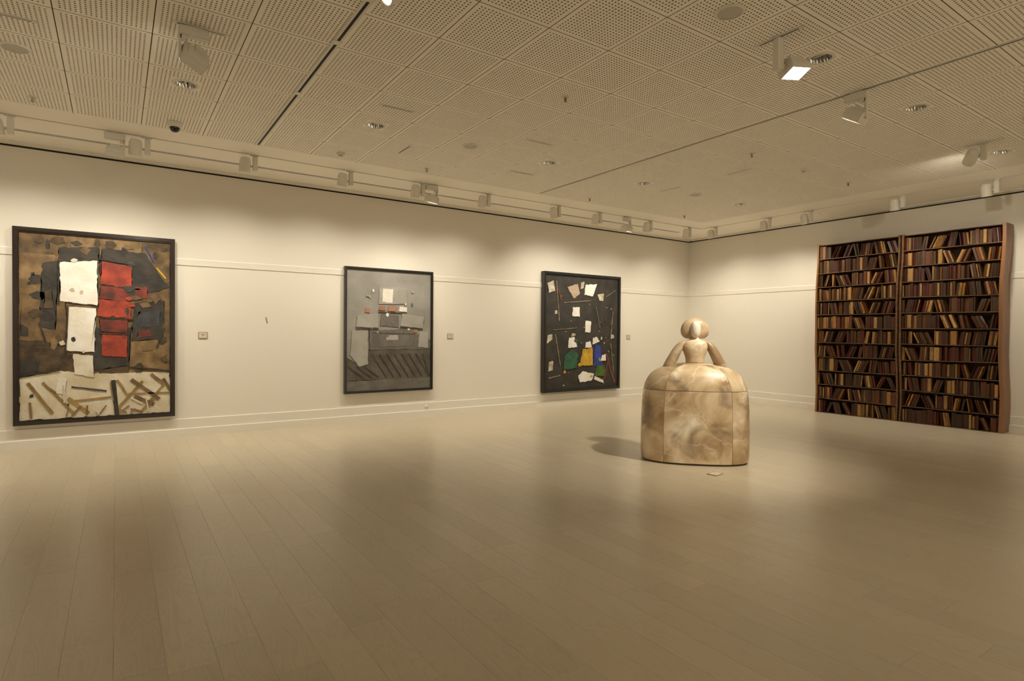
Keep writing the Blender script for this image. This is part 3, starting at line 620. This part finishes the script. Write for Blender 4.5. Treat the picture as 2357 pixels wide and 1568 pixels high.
for _ in range(26): scrap(c, sr, .02, .98, .03, .97, .006, .02, [cream, chalk, chalk, rose], 2)
for _ in range(8): scrap(c, sr, .25, .8, .1, .45, .015, .035, [ink, cream, cyel, cgreen], 4)
for a, b, w in (((.83,.3),(.96,.03),.05), ((.87,.26),(.8,.06),.04), ((.17,.87),(.2,.78),.03), ((.81,.66),(.82,.6),.03)): c.stroke(a, b, w, rose, 3)

# ------------------------------------------------------------------ wall plaques, floor plaque, scuff, cover plate
def plaque(x, z, label):
    r = empty('label_plaque', (x, YW, z))
    bm = bmesh.new(); bx(bm, -.058, .058, -.010, 0, -.048, .048); bmesh.ops.bevel(bm, geom=bm.edges[:], offset=.002, segments=1, affect='EDGES'); link('holder', finish(bm), r, M['plaque_frame'])
    bm = bmesh.new(); bx(bm, -.048, .048, -.0115, -.009, -.036, .038); link('card', finish(bm), r, M['plaque'])
    bm = bmesh.new()
    for k, (w, zz) in enumerate(((.024, .016), (.022, .009), (.019, .002), (.006, -.008))): bx(bm, -w, w, -.0122, -.0112, zz-.002, zz+.002)
    link('print', finish(bm), r, M['print'])
    tag(r, label, 'plaque', 'small label plaques on the picture wall')
plaque(1.016, 1.41, 'small beige label plaque between the brown collage and grey painting'); plaque(4.967, 1.409, 'small beige label plaque between the grey painting and black collage'); plaque(9.458, 1.402, 'small beige label plaque between the black collage and room corner')
fp = empty('floor_plaque', (5.239, 3.849, 0), math.radians(8))
bm = bmesh.new(); bx(bm, -.075, .075, -.055, .055, .0005, .008); link('holder', finish(bm), fp, M['plaque_frame'])
bm = bmesh.new(); bx(bm, -.060, .060, -.042, .042, .007, .009); link('card', finish(bm), fp, M['plaque'])
bm = bmesh.new()
for k, w in enumerate((.03, .026, .022)): bx(bm, -w, w, .012-.012*k, .015-.012*k, .0088, .0096)
link('print', finish(bm), fp, M['print'])
tag(fp, 'small label plaque lying on the floor before the stone sculpture', 'plaque')
s = poly_patch('wall_scuff', [(-.022, .045), (-.004, .05), (.016, -.04), (.0, -.05)], -.001, .0012, M['scuff'], None, .002, .02, 5); s.location = (1.866, YW-.0005, 1.635)
tag(s, 'short dark scuff on the bare wall between brown collage and grey painting', 'wall scuff')
bp_ = lathe('blanking_plate', [(.036, 0), (.036, .005), (.028, .010), (.0005, .012)], M['white'], None, n=28, cap=False); bp_.location = (4.493, YW-.0158, .175); bp_.rotation_euler = (PI/2, 0, 0)
tag(bp_, 'round white blanking plate on the baseboard beneath the grey painting', 'cover plate')

# ------------------------------------------------------------------ stone figure in a wide gown (plain carved form)
SX, SY = 5.652, 4.455
fig = empty('stone_sculpture', (SX, SY, 0), -0.775)     # local X to its side, local -Y is the front
tag(fig, 'veined tan alabaster sculpture of a lady in a very wide gown', 'sculpture')
PROF = [(0.022, .606), (.10, .613), (.30, .614), (.50, .610), (.70, .602), (.80, .594), (.88, .577), (.95, .548), (1.01, .505), (1.055, .448), (1.09, .378), (1.115, .29), (1.13, .20)]
def prof_at(z):
    if z <= PROF[0][0]: return PROF[0][1]
    for (za, ra), (zb, rb) in zip(PROF, PROF[1:]):
        if za <= z <= zb: t = (z-za)/(zb-za); t = t*t*(3-2*t) if False else t; return ra+(rb-ra)*t
    return PROF[-1][1]
def gown_pt(a, z, inset=0.0):
    r = prof_at(z); e = 2/2.6
    c, s_ = math.cos(a), math.sin(a)
    x = math.copysign(abs(c)**e, c)*(r-inset); y = math.copysign(abs(s_)**e, s_)*(r*0.60-inset)
    return (x, y, z)
def gown_block(a0, a1, z0, z1, na=10, nz=10):
    """one solid stone block of the gown between two angles and two heights"""
    bm = bmesh.new(); G = {}
    for lay, ins in ((0, 0.0), (1, 0.07)):
        for i in range(na+1):
            for k in range(nz+1): G[lay, i, k] = bm.verts.new(gown_pt(a0+(a1-a0)*i/na, z0+(z1-z0)*k/nz, ins))
    for lay in (0, 1):
        for i in range(na):
            for k in range(nz): bm.faces.new((G[lay,i,k], G[lay,i+1,k], G[lay,i+1,k+1], G[lay,i,k+1]))
    for i in range(na):
        for k in (0, nz): bm.faces.new((G[0,i,k], G[0,i+1,k], G[1,i+1,k], G[1,i,k]))
    for k in range(nz):
        for i in (0, na): bm.faces.new((G[0,i,k], G[0,i,k+1], G[1,i,k+1], G[1,i,k]))
    me = finish(bm, True)
    try: me.set_sharp_from_angle(angle=math.radians(40))
    except Exception: pass
    return link('gown_block', me, fig, M['stone'])
g = .0045
A = [math.radians(v) for v in (-122, -58, 58, 122, 238)]   # front, +x side, back, -x side
for a0, a1 in zip(A, A[1:]):
    gown_block(a0+g, a1-g,   .022, .834, 12, 10); gown_block(a0+g, a1-g, .839, 1.13, 12, 14)
bm = bmesh.new(); vs = []
for z in (0.0, .022): vs.append([bm.verts.new(gown_pt(2*PI*k/64, 0, .02)[:2] + (z,)) for k in range(64)])
for k in range(64): bm.faces.new((vs[0][k], vs[0][(k+1) % 64], vs[1][(k+1) % 64], vs[1][k]))
bm.faces.new(vs[0]); bm.faces.new(vs[1]); link('plinth', finish(bm), fig, M['plinth'])
def loft(name, secs, mt, parent, n=28, e=2.2, caps=True):
    """secs: (cx, cy, z, rx, ry) elliptical sections"""
    bm = bmesh.new(); R = []; q = 2/e
    for cx, cy, z, rx, ry in secs:
        R.append([bm.verts.new((cx+math.copysign(abs(math.cos(2*PI*k/n))**q, math.cos(2*PI*k/n))*rx, cy+math.copysign(abs(math.sin(2*PI*k/n))**q, math.sin(2*PI*k/n))*ry, z)) for k in range(n)])
    for a, b in zip(R, R[1:]):
        for k in range(n): bm.faces.new((a[k], a[(k+1) % n], b[(k+1) % n], b[k]))
    if caps: bm.faces.new(R[0]); bm.faces.new(R[-1])
    o = link(name, finish(bm, True), parent, mt); sb = o.modifiers.new('s', 'SUBSURF'); sb.levels = 1; sb.render_levels = 1; return o
loft('gown_top', [(0,0,1.09,.30,.17), (0,0,1.125,.255,.145), (0,0,1.138,.18,.11), (0,0,1.142,.12,.08)], M['stone'], fig)
loft('torso', [(0,0,1.12,.112,.085), (0,0,1.16,.102,.08), (0,0,1.21,.108,.085), (0,0,1.27,.132,.10), (0,0,1.33,.155,.105), (0,0,1.375,.158,.095), (0,0,1.40,.13,.078), (0,0,1.415,.07,.058), (0,0,1.425,.045,.045), (0,0,1.47,.042,.043)], M['stone'], fig, e=2.4)
for sx in (-1, 1):
    loft('arm', [(sx*.305,-.01,1.07,.075,.085), (sx*.29,-.01,1.12,.072,.082), (sx*.25,-.01,1.20,.066,.078), (sx*.205,-.005,1.29,.062,.076), (sx*.165,0,1.36,.052,.07), (sx*.13,0,1.395,.04,.058), (sx*.10,0,1.405,.02,.03)], M['stone'], fig, n=20)
head = loft('head', [(0,-.035,1.438,.012,.016), (0,-.035,1.45,.034,.042), (0,-.035,1.48,.052,.06), (0,-.032,1.53,.060,.068), (0,-.03,1.58,.060,.068), (0,-.03,1.615,.046,.054), (0,-.03,1.637,.020,.024)], M['pale_stone'], fig)
head['label'] = 'smooth oval stone head'
hair = loft('hair', [(0,.03,1.425,.085,.045), (0,.03,1.437,.125,.065), (0,.03,1.47,.158,.080), (0,.03,1.53,.168,.086), (0,.03,1.59,.152,.082), (0,.03,1.635,.116,.068), (0,.03,1.665,.066,.046), (0,.03,1.676,.018,.016)], M['brown_stone'], fig)
hair['label'] = 'rounded bob of carved stone hair'

# ------------------------------------------------------------------ the two bookcases and their books
WOOD = dict(rough=.42, spec=.35, noise=.6, nscale=5.0, coat=.10, bump=.25, bscale=30, rand=.18)
wd = [mat(n, c, stretch=(1, 9, 1), **WOOD) for n, c in (('book_dark_brown', (.058, .021, .007)), ('book_oxblood', (.082, .013, .006)), ('book_chestnut', (.130, .040, .010)), ('book_umber', (.092, .038, .009)), ('book_golden', (.40, .19, .045)), ('book_charcoal', (.048, .028, .014)), ('book_tan', (.50, .28, .09)))]
wname = ['dark brown', 'oxblood red', 'chestnut', 'umber', 'golden', 'charcoal', 'pale tan']
wgt = [24, 19, 20, 16, 10, 6, 5]
shelfm = mat('shelf_wood', (.15, .070, .026), rough=.5, noise=.5, nscale=4, stretch=(1, .3, 6), bump=.2); panelm = mat('side_panel_wood', (.27, .115, .042), rough=.42, noise=.35, nscale=3, stretch=(4, 4, .35), bump=.15, coat=.15); edgem = mat('panel_edge_wood', (.36, .17, .06), rough=.45, noise=.4, nscale=5, stretch=(4, 4, .4))
backm = mat('case_back', (.05, .024, .010), rough=.7, noise=.4, nscale=5)
BX, BD, NSH = 11.150, 0.325, 12
def book_mesh(kind):
    bm = bmesh.new()
    if kind == 'spine': sec = [(.9, 0), (1, .06), (1, .94), (.9, 1)]; pr = [(0.06, 0), (0.02, .2), (0.0, .5), (0.02, .8), (0.06, 1), (1, 1), (1, 0)]
    elif kind == 'slant': pr = [(0.0, .02), (0.16, 1), (1, 1), (1, 0), (0.03, 0)]
    elif kind == 'cant': pr = [(0.15, 0), (0.0, .96), (0.03, 1), (1, 1), (1, 0)]
    elif kind == 'block': pr = [(0.0, .05), (0.0, .9), (0.03, 1), (1, 1), (1, 0), (0.02, 0)]
    if kind != 'pages':
        a = [bm.verts.new((x, y, 0)) for x, y in pr]; b = [bm.verts.new((x, y, 1)) for x, y in pr]; n = len(pr)
        if kind == 'slant': b[1].co.z = .965
        if kind == 'block': b[0].co.z = b[1].co.z = .975; b[1].co.y = .86
        bm.faces.new(a); bm.faces.new(b)
        for i in range(n): bm.faces.new((a[i], a[(i+1) % n], b[(i+1) % n], b[i]))
    else:                                                # page edges out: two boards and a recessed page block
        bx(bm, 0, 1, 0, .16, 0, 1); bx(bm, 0, 1, .84, 1, 0, 1); bx(bm, .05, .97, .16, .84, .03, .965, 1)
    return finish(bm)
BM = {k: book_mesh(k) for k in ('spine', 'block', 'slant', 'cant', 'pages')}
for k, me in BM.items():
    me.materials.append(wd[0])
    if k == 'pages': me.materials.append(wd[6])
br = random.Random(21); books = []
def wave(seed, z): return 0.016*math.sin(z*2.1+seed)+0.006*math.sin(z*5.3+2*seed)
def case(y0, y1, label, where, seed, outer):
    root = empty('bookcase', (BX, (y0+y1)/2, 0)); tag(root, label, 'bookcase', 'tall dark bookcases on the wall'); cyy = (y0+y1)/2
    pt = .028; H = 3.215
    def panel(ya, yb, za, zb, mt, nm='side_panel', x1=BD):
        bm = bmesh.new(); n = 8
        R = [[bm.verts.new(p) for p in ((0, ya-cyy+wave(seed, z), z), (x1, ya-cyy+wave(seed, z), z), (x1, yb-cyy+wave(seed, z), z), (0, yb-cyy+wave(seed, z), z))] for z in [za+(zb-za)*k/n for k in range(n+1)]]
        for a, b in zip(R, R[1:]):
            for k in range(4): bm.faces.new((a[k], a[(k+1) % 4], b[(k+1) % 4], b[k]))
        bm.faces.new(R[0]); bm.faces.new(R[-1]); return link(nm, finish(bm), root, mt)
    if outer == 'lo':
        panel(y0, y0+.045, 0, 1.555, panelm); panel(y0, y0+.045, 1.558, H, panelm); panel(y1-pt, y1, 0, H, shelfm)
    else:
        panel(y0, y0+pt, 0, H, shelfm); panel(y1-pt, y1, 0, H, edgem)
    yl, yh = y0+(.045 if outer == 'lo' else pt), y1-pt
    box('back_panel', .185, BD-.003, yl-cyy+.03, yh-cyy-.03, .0, H-.01, backm, root)
    zs = [.0 + .2655*k for k in range(NSH+1)]
    tl = [br.uniform(-.011, .011) for _ in zs]; tl[0] = tl[-1] = 0
    for k, z in enumerate(zs):
        bm = bmesh.new(); w = wave(seed, z); t = tl[k]; th = .012
        v = bx(bm, .004, .184, yl-cyy+w+.001, yh-cyy+w-.001, z, z+th)
        for q in v: q.co.z += t*(1 if q.co.y > 0 else -1)
        link('shelf', finish(bm), root, shelfm)
    for k in range(NSH):
        w = wave(seed, zs[k]); ws = [wave(seed, zs[k]+.2655*q/6) for q in range(7)]; a, b = yl+max(ws)+.004, yh+min(ws)-.004; zb = zs[k]+.0125; clear = .2655-.012-.016
        y = a
        shelf_no = NSH-k
        def surf(yy): return zb + tl[k]*(2*(yy-cyy-w)/(yh-yl))
        def add(yy, ang, t, h, pivot_hi):
            mi = br.choices(range(7), wgt)[0]; kd = br.choices(('spine', 'block', 'slant', 'cant', 'pages'), (3, 3, 3, 3, 2))[0]
            d = br.uniform(.12, .145); dx = br.choice((.0, .004, .008, .012, .02, .03))
            z = surf(yy)+.0008
            pose = ('thick ' if t > .045 else 'slim ' if t < .03 else '')+('upright' if abs(ang) < .03 else 'leaning')+(' pages-out' if kd == 'pages' else '')
            books.append(dict(y=yy, z=z, ang=ang, t=t, h=h, hi=pivot_hi, mi=mi, kd=kd, d=d, dx=dx, lab=f'{pose} {wname[mi]} book, {ORD[shelf_no-1]} shelf from top, {where}'))
        while y < b-.02:
            mode = br.random()
            if mode < .38:
                for _ in range(br.randint(2, 7)):
                    t = br.choice((.022, .028, .034, .04, .048, .06, .075)); h = clear*br.uniform(.88, 1.0)
                    if y+t > b: break
                    add(y, 0, t, h, False); y += t+.0015
            elif mode < .97:
                ang = math.radians(br.uniform(4, 26)); sgn = br.choice((-1, 1)); n = br.randint(2, 6)
                ts = [br.choice((.02, .026, .032, .038)) for _ in range(n)]; hs = [clear*br.uniform(.84, .97)]*n
                hs = [h/max(1, (h*math.cos(ang)+max(ts)*math.sin(ang))/(clear*.985)) for h in hs]
                need = max(hs)*math.sin(ang) + sum(t/math.cos(ang) for t in ts) + .004*n
                if y+need > b: ang = 0; 
                if ang == 0:
                    for t, h in zip(ts, hs):
                        if y+t > b: break
                        add(y, 0, t, h, False); y += t+.0015
                elif sgn < 0:                            # tops lean to -y: resting on what stands before them
                    y += max(hs)*math.sin(ang)+.001
                    for t, h in zip(ts, hs): add(y, ang, t, h, False); y += t/math.cos(ang)+.002
                else:                                    # tops lean to +y
                    for t, h in zip(ts, hs): y += t/math.cos(ang)+.002; add(y, -ang, t, h, True)
                    y += max(hs)*math.sin(ang)+.001
            else: y += br.uniform(.015, .035)
            if b-y < .022: break
    return root
case(4.540, 5.968, 'dark wooden bookcase packed with books, standing nearer the room corner', 'bookcase nearer the room corner', 4.1, 'hi')
case(3.100, 4.512, 'dark wooden bookcase packed with books, with a broad red-brown side panel', 'bookcase with broad side panel', 4.1, 'lo')
def bmat4(b):
    loc = Matrix.Translation((BX+b['dx']+.002, b['y'], b['z'])) @ Matrix.Rotation(b['ang'], 4, 'X')
    if b['hi']: loc = loc @ Matrix.Translation((0, -b['t'], 0))
    return loc
def barea(b):
    q = pix((BX, b['y'], b['z']+b['h']/2)); return b['t']*b['h']/(q[2]**2)
books.sort(key=barea, reverse=True)
print('books', len(books))
bmr = bmesh.new()
rest_me = bpy.data.meshes.new('rest'); vv, ff, mm = [], [], []
for n, b in enumerate(books):
    me = BM[b['kd']]
    if n < 300:
        o = link('book', me); o.matrix_world = bmat4(b) @ Matrix.Diagonal((b['d'], b['t'], b['h'], 1))
        o.material_slots[0].link = 'OBJECT'; o.material_slots[0].material = wd[b['mi']]
        tag(o, b['lab'], 'book', 'books packed on the bookcase shelves')
    else:
        mx = bmat4(b) @ Matrix.Diagonal((b['d'], b['t'], b['h'], 1)); base = len(vv)
        vv += [tuple(mx @ v.co) for v in me.vertices]
        for p in me.polygons: ff.append([base+i for i in p.vertices]); mm.append(6 if p.material_index == 1 else b['mi'])
rest_me.from_pydata(vv, [], ff); o = link('thin_books', rest_me, None, wd)
for p, i in zip(rest_me.polygons, mm): p.material_index = i
o['kind'] = 'stuff'; o['label'] = 'many thinner books filling the gaps on both bookcases'; o['category'] = 'books'
bmr.free()
